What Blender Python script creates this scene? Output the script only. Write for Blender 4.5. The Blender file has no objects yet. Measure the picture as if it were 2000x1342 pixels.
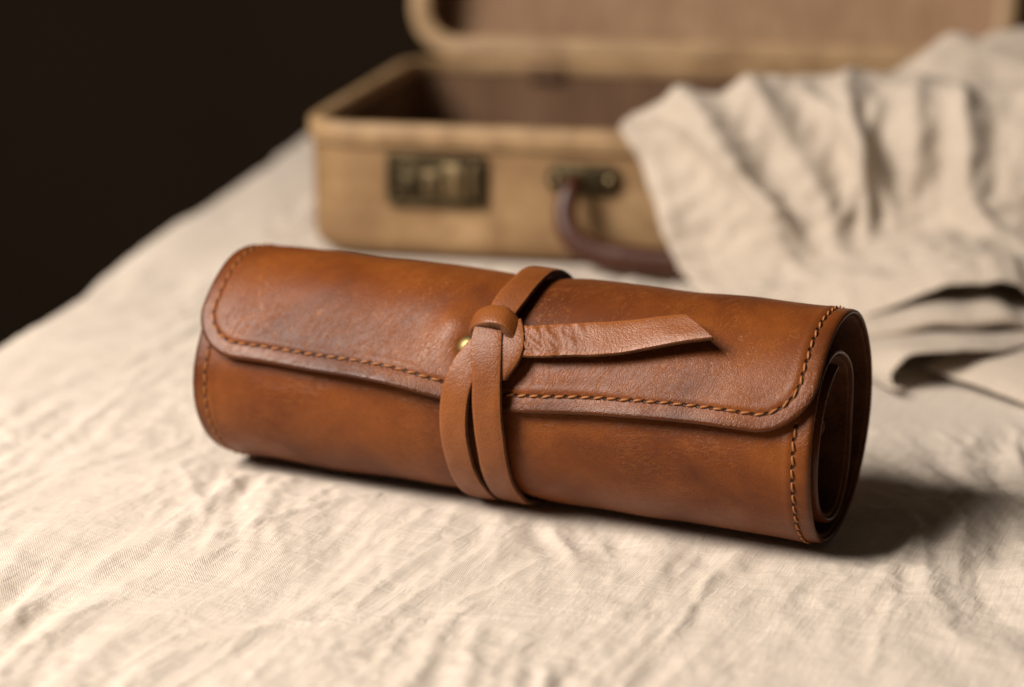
import bpy, math, random
import numpy as np
from mathutils import Vector

random.seed(4); np.random.seed(4)
SC = bpy.context.scene
COL = SC.collection

# ------------------------------------------------------------------ camera
CAM_H, CAM_Y, CAM_PITCH = 0.28593, -0.79052, 0.27546
cd = bpy.data.cameras.new('camera'); cam = bpy.data.objects.new('camera', cd); COL.objects.link(cam)
cam.location = (0, CAM_Y, CAM_H)
cam.rotation_euler = (math.pi / 2 - CAM_PITCH, 0, 0)
cd.sensor_width = 36.0; cd.lens = 72.0
cd.clip_start = 0.02; cd.clip_end = 50
cd.dof.use_dof = True; cd.dof.focus_distance = 0.760; cd.dof.aperture_fstop = 4.4
SC.camera = cam

# ------------------------------------------------------------------ light
world = bpy.data.worlds.new('World'); SC.world = world; world.use_nodes = True
bg = world.node_tree.nodes['Background']
bg.inputs[0].default_value = (0.075, 0.055, 0.038, 1); bg.inputs[1].default_value = 0.62

def area(name, loc, target, sx, sy, energy, color):
    ld = bpy.data.lights.new(name, 'AREA'); ld.shape = 'RECTANGLE'; ld.size = sx; ld.size_y = sy
    ld.energy = energy; ld.color = color
    o = bpy.data.objects.new(name, ld); COL.objects.link(o)
    o.location = loc
    o.rotation_euler = (Vector(target) - Vector(loc)).to_track_quat('-Z', 'Y').to_euler()
    return o
area('window_key', (-1.08, -0.42, 1.10), (0.0, 0.10, 0.02), 0.74, 0.74, 56.0, (1.0, 0.90, 0.80))

vs = SC.view_settings
vs.view_transform = 'Standard'; vs.look = 'None'; vs.exposure = 0.0; vs.gamma = 1.0
SC.render.engine = 'CYCLES'
SC.cycles.use_denoising = True
SC.cycles.max_bounces = 6

# ------------------------------------------------------------------ helpers
def spline(t, xs, ys):
    """natural cubic spline through (xs, ys), evaluated at t"""
    xs = np.asarray(xs, float); ys = np.asarray(ys, float); n = len(xs)
    h = np.diff(xs)
    A = np.eye(n); B = np.zeros(n)
    for i in range(1, n - 1):
        A[i, i - 1] = h[i - 1]; A[i, i] = 2 * (h[i - 1] + h[i]); A[i, i + 1] = h[i]
        B[i] = 6 * ((ys[i + 1] - ys[i]) / h[i] - (ys[i] - ys[i - 1]) / h[i - 1])
    M = np.linalg.solve(A, B)
    t = np.asarray(t, float); k = np.clip(np.searchsorted(xs, t) - 1, 0, n - 2)
    a = (xs[k + 1] - t) / h[k]; b = (t - xs[k]) / h[k]
    return a * ys[k] + b * ys[k + 1] + ((a ** 3 - a) * M[k] + (b ** 3 - b) * M[k + 1]) * h[k] ** 2 / 6

_perm = np.random.RandomState(11).permutation(512)
_perm = np.concatenate([_perm, _perm, _perm])
def pnoise(x, y, seed=0):
    x = np.asarray(x, float); y = np.asarray(y, float)
    xi = np.floor(x).astype(int); yi = np.floor(y).astype(int); fx = x - xi; fy = y - yi
    def g(ix, iy, dx, dy):
        h = _perm[(_perm[(ix + seed * 37) & 511] + iy) & 511]
        a = h * (2 * math.pi / 512)
        return np.cos(a) * dx + np.sin(a) * dy
    u = fx ** 3 * (fx * (fx * 6 - 15) + 10); w = fy ** 3 * (fy * (fy * 6 - 15) + 10)
    n0 = g(xi, yi, fx, fy) * (1 - u) + g(xi + 1, yi, fx - 1, fy) * u
    n1 = g(xi, yi + 1, fx, fy - 1) * (1 - u) + g(xi + 1, yi + 1, fx - 1, fy - 1) * u
    return (n0 * (1 - w) + n1 * w) * 1.5

def sstep(a, b, x):
    t = np.clip((np.asarray(x, float) - a) / (b - a), 0, 1); return t * t * (3 - 2 * t)

def norm(v):
    return v / np.maximum(np.linalg.norm(v, axis=-1, keepdims=True), 1e-12)

def mesh_obj(name, verts, faces, mats, parent=None, uv=None, attrs=None, midx=None, smooth=True):
    me = bpy.data.meshes.new(name)
    verts = np.asarray(verts, float)
    me.from_pydata(verts.tolist(), [], [tuple(map(int, f)) for f in faces])
    if uv is not None:
        uv = np.asarray(uv, float)
        li = np.empty(len(me.loops), dtype=np.int32); me.loops.foreach_get('vertex_index', li)
        lay = me.uv_layers.new(name='UVMap')
        lay.data.foreach_set('uv', uv[li].astype(np.float32).ravel())
    for k, v in (attrs or {}).items():
        a = me.attributes.new(k, 'FLOAT', 'POINT'); a.data.foreach_set('value', np.asarray(v, np.float32))
    for m in (mats if isinstance(mats, (list, tuple)) else [mats]):
        me.materials.append(m)
    if midx is not None:
        me.polygons.foreach_set('material_index', np.asarray(midx, np.int32))
    me.polygons.foreach_set('use_smooth', np.full(len(me.polygons), smooth, dtype=bool))
    me.update()
    o = bpy.data.objects.new(name, me); COL.objects.link(o)
    if parent is not None: o.parent = parent
    return o

def empty(name, loc=(0, 0, 0), rz=0.0):
    o = bpy.data.objects.new(name, None); COL.objects.link(o)
    o.location = loc; o.rotation_euler = (0, 0, rz); o.empty_display_size = 0.02
    return o

def tag(o, label=None, cat=None, group=None, kind=None):
    for k, v in (('label', label), ('category', cat), ('group', group), ('kind', kind)):
        if v: o[k] = v
    return o

def grid_faces(n, m, off=0, flip=False):
    i, j = np.meshgrid(np.arange(n - 1), np.arange(m - 1), indexing='ij')
    a = (i * m + j).ravel() + off; b = a + 1; c = a + m + 1; d = a + m
    return np.stack([a, d, c, b] if flip else [a, b, c, d], 1)

# ------------------------------------------------------------------ material helpers
class NT:
    def __init__(s, name):
        s.m = bpy.data.materials.new(name); s.m.use_nodes = True
        s.t = s.m.node_tree; s.b = s.t.nodes['Principled BSDF']; s.out = s.t.nodes['Material Output']
    def n(s, typ, **kw):
        nd = s.t.nodes.new(typ)
        for k, v in kw.items():
            if k in nd.inputs.keys() if isinstance(k, str) else False:
                s.put(nd.inputs[k], v)
            else:
                setattr(nd, k, v)
        return nd
    def put(s, sock, v):
        if isinstance(v, bpy.types.NodeSocket): s.t.links.new(v, sock)
        else: sock.default_value = v
    def math(s, op, a, b=None, c=None, clamp=False):
        nd = s.t.nodes.new('ShaderNodeMath'); nd.operation = op; nd.use_clamp = clamp
        for i, v in enumerate((a, b, c)):
            if v is not None: s.put(nd.inputs[i], v)
        return nd.outputs[0]
    def vmath(s, op, a, b=None):
        nd = s.t.nodes.new('ShaderNodeVectorMath'); nd.operation = op
        s.put(nd.inputs[0], a)
        if b is not None:
            if op == 'SCALE': s.put(nd.inputs['Scale'], b)
            else: s.put(nd.inputs[1], b)
        return nd.outputs[0]
    def uv(s):
        return s.t.nodes.new('ShaderNodeUVMap').outputs[0]
    def obj(s):
        return s.t.nodes.new('ShaderNodeTexCoord').outputs['Object']
    def attr(s, name):
        nd = s.t.nodes.new('ShaderNodeAttribute'); nd.attribute_name = name; return nd.outputs['Fac']
    def noise(s, vec, scale, detail=3, rough=0.55, dist=0.0):
        nd = s.t.nodes.new('ShaderNodeTexNoise')
        s.put(nd.inputs['Vector'], vec)
        for k, v in (('Scale', scale), ('Detail', detail), ('Roughness', rough), ('Distortion', dist)): s.put(nd.inputs[k], v)
        return nd.outputs
    def vor(s, vec, scale, feature='F1', rnd=1.0):
        nd = s.t.nodes.new('ShaderNodeTexVoronoi'); nd.feature = feature
        s.put(nd.inputs['Vector'], vec); s.put(nd.inputs['Scale'], scale); s.put(nd.inputs['Randomness'], rnd)
        return nd.outputs['Distance']
    def remap(s, v, a, b, c=0.0, d=1.0, smooth=True):
        nd = s.t.nodes.new('ShaderNodeMapRange'); nd.interpolation_type = 'SMOOTHSTEP' if smooth else 'LINEAR'
        s.put(nd.inputs[0], v)
        for i, q in enumerate((a, b, c, d)): s.put(nd.inputs[i + 1], q)
        return nd.outputs[0]
    def mix(s, f, a, b, blend='MIX'):
        nd = s.t.nodes.new('ShaderNodeMix'); nd.data_type = 'RGBA'; nd.blend_type = blend
        s.put(nd.inputs[0], f)
        for i, v in ((6, a), (7, b)):
            s.put(nd.inputs[i], v if isinstance(v, bpy.types.NodeSocket) else (*v, 1))
        return nd.outputs[2]
    def ramp(s, f, stops):
        nd = s.t.nodes.new('ShaderNodeValToRGB'); cr = nd.color_ramp
        while len(cr.elements) < len(stops): cr.elements.new(0.5)
        for e, (p, c) in zip(cr.elements, stops): e.position = p; e.color = (*c, 1)
        s.put(nd.inputs[0], f); return nd.outputs[0]
    def bump(s, h, dist, strength=1.0, normal=None):
        nd = s.t.nodes.new('ShaderNodeBump'); s.put(nd.inputs['Height'], h)
        nd.inputs['Distance'].default_value = dist; nd.inputs['Strength'].default_value = strength
        if normal is not None: s.put(nd.inputs['Normal'], normal)
        return nd.outputs[0]
    def fin(s, color, rough=0.5, normal=None, spec=0.5, metal=0.0, sheen=0.0):
        s.put(s.b.inputs['Base Color'], color if isinstance(color, bpy.types.NodeSocket) else (*color, 1))
        s.put(s.b.inputs['Roughness'], rough)
        s.put(s.b.inputs['Specular IOR Level'], spec); s.put(s.b.inputs['Metallic'], metal)
        if sheen: s.b.inputs['Sheen Weight'].default_value = sheen; s.b.inputs['Sheen Roughness'].default_value = 0.5
        if normal is not None: s.put(s.b.inputs['Normal'], normal)
        return s.m

PITCH = 0.0052      # stitch pitch
def leather(name, dark, mid, light, seam=True, crease=1.0, rough=0.38, grain=1.0, spec=0.24, worn=False, pebs=1700):
    t = NT(name); uv = t.uv()
    patch = t.noise(uv, 22, 4, 0.55, 0.6)[0]
    warpn = t.noise(uv, 70, 3, 0.6)[1]
    warp = t.vmath('SCALE', t.vmath('SUBTRACT', warpn, (0.5, 0.5, 0.5)), 0.011)
    wuv = t.vmath('ADD', uv, warp)
    sepuv = t.t.nodes.new('ShaderNodeSeparateXYZ'); t.put(sepuv.inputs[0], uv)
    onbody = t.remap(sepuv.outputs[1], 1.13, 1.16)          # uv.y runs along the leather from the flap edge
    # fine wrinkles: thin iso-lines of stretched noise, across the flap and along the body
    rot = t.t.nodes.new('ShaderNodeVectorRotate'); rot.rotation_type = 'Z_AXIS'; t.put(rot.inputs['Vector'], wuv); rot.inputs['Angle'].default_value = 0.45
    na = t.noise(t.vmath('MULTIPLY', rot.outputs[0], (1.0, 0.13, 1)), 430, 2, 0.6, 0.2)[0]
    nb = t.noise(t.vmath('MULTIPLY', t.vmath('ADD', wuv, (0.3, 0.7, 0)), (0.13, 1.0, 1)), 450, 2, 0.6, 0.2)[0]
    la = t.remap(t.math('ABSOLUTE', t.math('SUBTRACT', na, 0.5)), 0.0, 0.038, 1, 0)
    lb = t.remap(t.math('ABSOLUTE', t.math('SUBTRACT', nb, 0.5)), 0.0, 0.045, 1, 0)
    e2 = t.vor(t.vmath('MULTIPLY', wuv, (0.8, 1.0, 1)), 620, 'DISTANCE_TO_EDGE')
    l2 = t.math('MULTIPLY', t.remap(e2, 0.0, 0.11, 1, 0), 0.42)
    pm = t.remap(t.noise(uv, 30, 2, 0.5)[0], 0.40, 0.58)
    gx = t.math('SUBTRACT', 1.0, t.math('MINIMUM', t.math('ABSOLUTE', t.math('DIVIDE', t.math('SUBTRACT', sepuv.outputs[0], 1.100), 0.028)), 1.0))
    pm = t.math('ADD', pm, t.math('MULTIPLY', gx, 0.7), clamp=True)
    pm2 = t.remap(t.noise(t.vmath('ADD', uv, (3.1, 1.7, 0)), 26, 2, 0.5)[0], 0.42, 0.6)
    ab = t.math('ADD', t.math('MULTIPLY', la, t.math('SUBTRACT', 1.0, onbody)), t.math('MULTIPLY', t.math('MULTIPLY', lb, 0.62), onbody))
    c1 = t.math('MULTIPLY', ab, pm); c2 = t.math('MULTIPLY', l2, pm2)
    cr = t.math('MAXIMUM', c1, c2)
    # pores and pebble grain
    peb = t.vor(wuv, pebs, 'F1')
    fine = t.noise(uv, 2600, 3, 0.6)[0]
    midn = t.noise(uv, 260, 4, 0.65)[0]
    col = t.ramp(patch, [(0.32, dark), (0.5, mid), (0.70, light)])
    col = t.mix(t.remap(midn, 0.3, 0.7, 0.0, 0.22), col, dark)
    col = t.mix(t.math('MULTIPLY', cr, 0.42 * crease), col, (light[0] * 1.3, light[1] * 1.55, light[2] * 2.0))
    col = t.mix(t.remap(peb, 0.25, 0.75, 0.0, min(0.22 * grain, 0.25)), col, dark)
    # scuffs
    sc = t.vmath('MULTIPLY', wuv, (1.0, 0.12, 1))
    scuff = t.remap(t.noise(sc, 240, 3, 0.6)[0], 0.66, 0.76)
    col = t.mix(t.math('MULTIPLY', scuff, 0.10), col, light)
    h = t.math('MULTIPLY', cr, -0.50 * crease)
    h = t.math('ADD', h, t.math('MULTIPLY', peb, -0.28 * grain))
    h = t.math('ADD', h, t.math('MULTIPLY', fine, 0.18 * grain))
    h = t.math('ADD', h, t.math('MULTIPLY', midn, 0.28))
    rg = t.remap(patch, 0.3, 0.7, rough + 0.05, rough - 0.05)
    rg = t.math('ADD', rg, t.math('MULTIPLY', midn, 0.08))
    ed = t.attr('edge')
    col = t.mix(t.math('MULTIPLY', ed, 0.8), col, tuple((1.2 if worn else 0.34) * c for c in (light if worn else dark)))
    if seam:
        d = t.attr('seam_d'); s_ = t.attr('seam_s')
        fr = t.math('FRACT', t.math('ADD', t.math('DIVIDE', s_, PITCH), 100.5))
        ds = t.math('MULTIPLY', t.math('SUBTRACT', fr, 0.5), PITCH / 0.00105)
        dd = t.math('DIVIDE', d, 0.00075)
        rr = t.math('SQRT', t.math('ADD', t.math('POWER', t.math('ABSOLUTE', ds), 2), t.math('POWER', t.math('ABSOLUTE', dd), 2)))
        hole = t.remap(rr, 0.5, 1.1, 1, 0)
        col = t.mix(t.math('MULTIPLY', hole, 0.92), col, (0.012, 0.005, 0.003))
        h = t.math('ADD', h, t.math('MULTIPLY', hole, -3.0))
    rg = t.math('SUBTRACT', rg, t.math('MULTIPLY', ed, 0.14))
    nrm = t.bump(h, 0.00022, 0.7)
    return t.fin(col, rg, nrm, spec)

M = {}
M['leather'] = leather('chestnut_leather', (0.080, 0.0190, 0.0045), (0.155, 0.0405, 0.0072), (0.225, 0.0655, 0.0115))
M['strap'] = leather('strap_leather', (0.135, 0.037, 0.0076), (0.198, 0.058, 0.0115), (0.25, 0.079, 0.017), seam=False, worn=True, spec=0.36, crease=0.4, rough=0.39, grain=2.6, pebs=1050)

def suede(name, a, b):
    t = NT(name); uv = t.obj()
    n = t.noise(uv, 900, 4, 0.7)[0]; n2 = t.noise(uv, 120, 3)[0]
    col = t.mix(t.remap(n2, 0.3, 0.7), a, b)
    col = t.mix(t.remap(n, 0.35, 0.7, 0, 0.5), col, tuple(1.6 * c for c in b))
    return t.fin(col, 0.95, t.bump(n, 0.0006, 0.7), 0.15, sheen=0.05)
M['suede'] = suede('suede_lining', (0.050, 0.016, 0.006), (0.10, 0.036, 0.013))
M['strap_edge'] = suede('raw_strap_edge', (0.06, 0.022, 0.008), (0.12, 0.046, 0.017))

def thread():
    t = NT('waxed_thread'); o = t.obj()
    n = t.noise(o, 1800, 3)[0]
    return t.fin(t.mix(n, (0.23, 0.080, 0.020), (0.38, 0.152, 0.045)), 0.55, t.bump(n, 0.0003, 0.5), 0.35)
M['thread'] = thread()

def metal(name, a, b, rough):
    t = NT(name); o = t.obj()
    n = t.noise(o, 160, 4, 0.6)[0]
    return t.fin(t.mix(t.remap(n, 0.35, 0.68), a, b), t.remap(n, 0.3, 0.7, rough, rough + 0.25), t.bump(n, 0.0004, 0.3), 0.5, 1.0)
M['brass'] = metal('aged_brass', (0.30, 0.22, 0.09), (0.13, 0.09, 0.04), 0.42)
M['latch'] = metal('tarnished_latch_metal', (0.105, 0.082, 0.047), (0.05, 0.038, 0.021), 0.45)
M['latch_bright'] = metal('worn_latch_metal', (0.27, 0.20, 0.11), (0.13, 0.095, 0.05), 0.4)
M['black'] = NT('keyhole_black').fin((0.008, 0.006, 0.005), 0.8)

def linen(name, ca, cb, fold=0.0):
    t = NT(name); uv = t.uv()
    wob = t.vmath('SCALE', t.vmath('SUBTRACT', t.noise(uv, 160, 2)[1], (0.5, 0.5, 0.5)), 0.0012)
    w = t.vmath('ADD', uv, wob)
    sep = t.t.nodes.new('ShaderNodeSeparateXYZ'); t.put(sep.inputs[0], w)
    k = 2 * math.pi / 0.00112
    sx = t.math('SINE', t.math('MULTIPLY', sep.outputs[0], k))
    sy = t.math('SINE', t.math('MULTIPLY', sep.outputs[1], k))
    weave = t.math('MULTIPLY', sx, sy)                       # plain weave, over and under
    # slubs: threads of uneven thickness
    slx = t.noise(t.vmath('MULTIPLY', uv, (1.0, 0.035, 1)), 900, 2)[0]
    sly = t.noise(t.vmath('MULTIPLY', uv, (0.035, 1.0, 1)), 900, 2)[0]
    sl = t.math('ADD', slx, sly)
    big = t.noise(uv, 14, 3)[0]
    cru = t.noise(t.vmath('MULTIPLY', uv, (1.0, 0.28, 1)), 210, 4, 0.6, 0.5)[0]
    cru2 = t.math('ABSOLUTE', t.math('SUBTRACT', t.noise(t.vmath('ADD', uv, (5, 2, 0)), 130, 3, 0.55, 0.5)[0], 0.5))
    col = t.mix(t.remap(big, 0.3, 0.7), ca, cb)
    col = t.mix(t.remap(sl, 0.8, 1.2, 0, 0.46), col, tuple(0.62 * c for c in ca))
    cs = t.math('ADD', t.noise(t.vmath('MULTIPLY', uv, (1.0, 0.03, 1)), 420, 2)[0], t.noise(t.vmath('MULTIPLY', uv, (0.03, 1.0, 1)), 420, 2)[0])
    col = t.mix(t.remap(cs, 0.85, 1.25, 0, 0.30), col, tuple(0.66 * c for c in ca))
    col = t.mix(t.remap(weave, -1, 1, 0.0, 0.6), col, tuple(0.55 * c for c in ca))
    h = t.math('ADD', t.math('MULTIPLY', weave, 0.16), t.math('MULTIPLY', sl, 0.34))
    h = t.math('ADD', t.math('MULTIPLY', h, 0.55), t.math('MULTIPLY', t.math('ADD', t.math('MULTIPLY', t.math('ABSOLUTE', t.math('SUBTRACT', cru, 0.5)), -1.6), cru2), 0.62))
    n2 = t.bump(h, 0.0012, 0.75)
    return t.fin(col, 0.92, n2, 0.12, sheen=0.08)
M['sheet'] = linen('natural_linen_sheet', (0.76, 0.67, 0.575), (0.71, 0.62, 0.525))
M['cloth'] = linen('crumpled_linen_cloth', (0.64, 0.55, 0.455), (0.565, 0.48, 0.395))

def vellum():
    t = NT('aged_vellum'); o = t.obj()
    n = t.noise(o, 16, 4, 0.6)[0]; n2 = t.noise(o, 70, 4, 0.65)[0]; n3 = t.noise(o, 900, 2)[0]
    col = t.ramp(n, [(0.3, (0.155, 0.085, 0.038)), (0.55, (0.26, 0.158, 0.074)), (0.75, (0.38, 0.25, 0.128))])
    col = t.mix(t.remap(n2, 0.50, 0.70, 0, 0.62), col, (0.17, 0.095, 0.040))
    return t.fin(col, 0.55, t.bump(n3, 0.0006, 0.4), 0.35)
M['vellum'] = vellum()
def trim():
    t = NT('pale_binding'); o = t.obj()
    n = t.noise(o, 40, 4, 0.6)[0]
    return t.fin(t.mix(t.remap(n, 0.35, 0.7), (0.35, 0.228, 0.118), (0.22, 0.135, 0.064)), 0.5, t.bump(n, 0.001, 0.3), 0.4)
M['trim'] = trim()
def lining(name, ca, cb, cc):
    t = NT(name); o = t.obj()
    n = t.noise(o, 12, 3)[0]; w = t.noise(t.vmath('MULTIPLY', o, (1, 1, 0.05)), 260, 3)[0]
    col = t.mix(t.remap(n, 0.3, 0.7), ca, cb)
    col = t.mix(t.remap(w, 0.4, 0.65, 0, 0.6), col, cc)
    return t.fin(col, 0.9, t.bump(w, 0.0006, 0.4), 0.15)
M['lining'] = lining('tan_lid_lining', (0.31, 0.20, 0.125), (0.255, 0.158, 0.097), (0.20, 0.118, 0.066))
M['lining_shaded'] = lining('shade_darkened_tray_lining', (0.155, 0.092, 0.056), (0.115, 0.066, 0.040), (0.08, 0.044, 0.025))  # darker than the lid lining: shade inside the tray painted into the colour
def hleather():
    t = NT('handle_leather'); o = t.obj()
    n = t.noise(o, 60, 4)[0]
    return t.fin(t.mix(n, (0.034, 0.0078, 0.0022), (0.062, 0.0155, 0.0042)), 0.4, t.bump(t.noise(o, 800, 3)[0], 0.0006, 0.4), 0.45)
M['handle'] = hleather()
def wallm(name, c):
    t = NT(name); o = t.obj(); n = t.noise(o, 3, 4)[0]
    return t.fin(t.mix(n, c, tuple(0.7 * q for q in c)), 0.9, t.bump(t.noise(o, 60, 3)[0], 0.002, 0.3), 0.2)
M['wall'] = wallm('dark_brown_wall', (0.036, 0.023, 0.0125))

# ================================================================== SETTING
# ---- wall far behind and floor beside the bed, both in darkness
V = [(-4, 2.6, -1.5), (4, 2.6, -1.5), (4, 2.6, 2.4), (-4, 2.6, 2.4), (-4, 2.68, -1.5), (4, 2.68, -1.5), (4, 2.68, 2.4), (-4, 2.68, 2.4)]
FB = [(0, 1, 2, 3), (5, 4, 7, 6), (4, 0, 3, 7), (1, 5, 6, 2), (3, 2, 6, 7), (4, 5, 1, 0)]
tag(mesh_obj('wall', V, FB, M['wall'], smooth=False), kind='structure')
tag(mesh_obj('floor', [(-4, -2, -1.5), (4, -2, -1.5), (4, 2.6, -1.5), (-4, 2.6, -1.5)], [(0, 1, 2, 3)], M['wall'], smooth=False), kind='structure')

# ---- roll frame (shared by bed flattening)
PSI, RR, L = 0.42593, 0.04483, 0.26
A = np.array([math.cos(PSI), -math.sin(PSI), 0]); NF = np.array([-math.sin(PSI), -math.cos(PSI), 0])
RC = np.array([0.00546, 0.00052, 0])
ROLL0 = RC - A * L / 2

# ---- suitcase frame
CASE_ROT = -math.radians(10.5)
CASE_O = np.array([-0.127, 0.420, 0.0])          # outer front-left corner on the bed
CASE_W, CASE_D, CASE_H = 0.428, 0.292, 0.0785
CX = np.array([math.cos(CASE_ROT), math.sin(CASE_ROT), 0]); CY = np.array([-math.sin(CASE_ROT), math.cos(CASE_ROT), 0])

def bed_height(x, y):
    # folds fanning towards the far right, with sharp creases
    ang = 0.30 - 0.9 * x
    dx, dy = np.sin(ang), np.cos(ang)
    al = x * dx + y * dy; ac = x * dy - y * dx
    wx = pnoise(x * 9, y * 9, 1) * 0.030; wy = pnoise(x * 9, y * 9, 2) * 0.03
    n1 = pnoise((ac + wx) * 38, (al + wy) * 6, 3)
    n2 = pnoise((ac + wx * .7) * 80, (al + wy) * 11, 4)
    n2b = pnoise((ac + wx * .7 + 0.35 * al) * 66, (al + wy) * 10, 14)
    n3 = pnoise((x + wx * .5) * 52, (y + wy * .5) * 40, 5)
    n4 = pnoise((x + wy * .4) * 140, (y + wx * .4) * 90, 6)
    n5 = pnoise(x * 6, y * 6, 7)
    m1 = sstep(-0.15, 0.35, pnoise(x * 11, y * 8, 15)); m2 = sstep(-0.25, 0.3, pnoise(x * 13 + 5, y * 9, 16))
    z = (-0.0046 * np.sqrt(n1 * n1 + 0.0016) - 0.0021 * m1 * np.sqrt(n2 * n2 + 0.0010) - 0.0021 * m2 * np.sqrt(n2b * n2b + 0.0010)
         - 0.0013 * np.sqrt(n3 * n3 + 0.0015) - 0.0007 * np.sqrt(n4 * n4 + 0.002) + 0.004 * n5 + 0.0025)
    amp = 0.55 + 0.75 * sstep(-0.3, 0.4, pnoise(x * 7 + 3, y * 7, 8))
    z = z * amp
    # long thin pressed creases
    for (x0, y0, x1, y1, a, w) in ((-0.085, -0.135, 0.045, -0.128, 0.0013, 0.0016), (0.03, -0.128, 0.15, -0.10, 0.0011, 0.0018),
                                   (-0.12, -0.06, -0.03, 0.01, 0.0012, 0.002), (0.05, -0.15, 0.075, -0.09, 0.0012, 0.002)):
        ux, uy = x1 - x0, y1 - y0; ln = math.hypot(ux, uy); ux /= ln; uy /= ln
        s = (x - x0) * ux + (y - y0) * uy; d = (x - x0) * -uy + (y - y0) * ux + 0.003 * pnoise(s * 25, s * 0, 9)
        z = z + a * np.exp(-(d / w) ** 2) * sstep(-0.01, 0.01, s) * sstep(ln + 0.01, ln - 0.01, s)
    rg = np.random.RandomState(8)
    for _ in range(46):
        x0, y0 = rg.uniform(-0.24, 0.26), rg.uniform(-0.20, 0.22); a_ = 0.30 - 0.9 * x0 + rg.normal(0, 0.28); ln = rg.uniform(0.03, 0.10)
        ux, uy = math.sin(a_), math.cos(a_); w_, h_ = rg.uniform(0.0011, 0.0024), rg.uniform(0.0004, 0.0010)
        s = (x - x0) * ux + (y - y0) * uy; d = (x - x0) * uy - (y - y0) * ux + 0.0035 * pnoise(s * 22, s * 0 + _, 17)
        z = z + h_ * np.exp(-np.abs(d / w_) ** 1.4) * sstep(-0.012, 0.012, s) * sstep(ln + 0.012, ln - 0.012, s)
    # weighed down under the roll, slightly heaped beside it
    rx = (x - RC[0]) * A[0] + (y - RC[1]) * A[1]; rn = (x - RC[0]) * NF[0] + (y - RC[1]) * NF[1]
    m = np.exp(-(rn / 0.030) ** 4) * sstep(L / 2 + 0.035, L / 2 + 0.0, np.abs(rx))
    z = z * (1 - m) + m * (-0.0012)
    m = np.exp(-((x - 0.205) / 0.045) ** 4 - ((y - 0.135) / 0.05) ** 4); z = z * (1 - m) - 0.0045 * m
    # under the suitcase
    qx = (x - CASE_O[0]) * CX[0] + (y - CASE_O[1]) * CX[1]; qy = (x - CASE_O[0]) * CY[0] + (y - CASE_O[1]) * CY[1]
    m = sstep(-0.03, 0.01, qx) * sstep(CASE_W + 0.03, CASE_W - 0.01, qx) * sstep(-0.03, 0.012, qy) * sstep(CASE_D + 0.03, CASE_D - 0.01, qy)
    z = z * (1 - m) + m * (-0.0015)
    return z

def bed():
    def axis(a, b, f):
        out = [a]
        while out[-1] < b: out.append(out[-1] + f(out[-1]))
        return np.array(out)
    sx = axis(-0.42, 0.62, lambda s: 0.0014 if 0.03 < s < 0.52 else 0.0045)
    ys = axis(-0.30, 1.02, lambda y: 0.0014 if -0.20 < y < 0.16 else (0.0022 if y < 0.30 and y > -0.2 else 0.006))
    S, Y = np.meshgrid(sx, ys, indexing='ij')
    xe = -0.250 + 0.150 * (Y - 0.20) + 0.006 * pnoise(Y * 5, Y * 0 + 0.5, 12) - 0.02 * sstep(0.25, -0.1, Y) + 0.010
    R = 0.055
    # arc length s: flat for s > 0, quarter round, then straight down the side
    q = np.clip(-S / R, 0, math.pi / 2)
    X = np.where(S > 0, S, -R * np.sin(q)); Z = np.where(S > 0, 0, -R * (1 - np.cos(q)) - np.maximum(-S - R * math.pi / 2, 0))
    X = X + xe
    hh = bed_height(X, Y)
    nx = -np.sin(q); nz = np.cos(q)
    X = X + nx * hh; Z = Z + nz * hh
    P = np.stack([X, Y, Z], -1).reshape(-1, 3)
    uv = np.stack([S.ravel() + 1, Y.ravel() + 1], 1)
    c, s = math.cos(0.32), math.sin(0.32)
    uv = np.stack([uv[:, 0] * c - uv[:, 1] * s, uv[:, 0] * s + uv[:, 1] * c], 1)
    o = mesh_obj('bed_sheet', P, grid_faces(len(sx), len(ys), flip=True), M['sheet'], uv=uv)
    return o
tag(bed(), 'rumpled natural linen sheet covering the bed under the leather roll', 'bed sheet', kind='structure')

# ================================================================== LEATHER ROLL
# one leather sheet rolled up: polar path of its outer face, angle from the top towards the viewer
PTH = np.array([(92, 47.6), (84, 46.6), (76, 46.0), (66, 45.0), (55, 44.2), (44, 43.9), (32, 44.1), (18, 44.7), (0, 45.0), (-30, 45.0), (-60, 45), (-90, 45),
       (-120, 45), (-150, 45), (-172, 44.9), (-188, 44.9), (-210, 45.0), (-235, 44.9), (-250, 44.4), (-262, 43.6), (-275, 42.3), (-285, 41.0), (-300, 39.6), (-315, 38.6),
       (-330, 36.6), (-345, 33.6), (-360, 30.4), (-382, 26.6), (-405, 24.2), (-430, 23.0), (-455, 23.4), (-480, 25.6), (-508, 30.2), (-528, 34.2),
       (-545, 36.6), (-565, 37.3), (-590, 37.4), (-615, 37.2), (-640, 35.8), (-660, 34.2), (-680, 31.8), (-700, 29.2)], float)
_th = np.linspace(92, -700, 6000)
_r = spline(-_th, -PTH[:, 0], PTH[:, 1]) * 1e-3
_n = _r * np.sin(np.radians(_th)); _z = _r * np.cos(np.radians(_th))
_s = np.concatenate([[0], np.cumsum(np.hypot(np.diff(_n), np.diff(_z)))])
_s -= np.interp(-76.5, -_th, _s)
S_END = _s[-1]
def S_of(theta): return np.interp(-theta, -_th, _s)
def th_of(S): return np.interp(S, _s, _th)
EDGE_X = 0.1395

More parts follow.
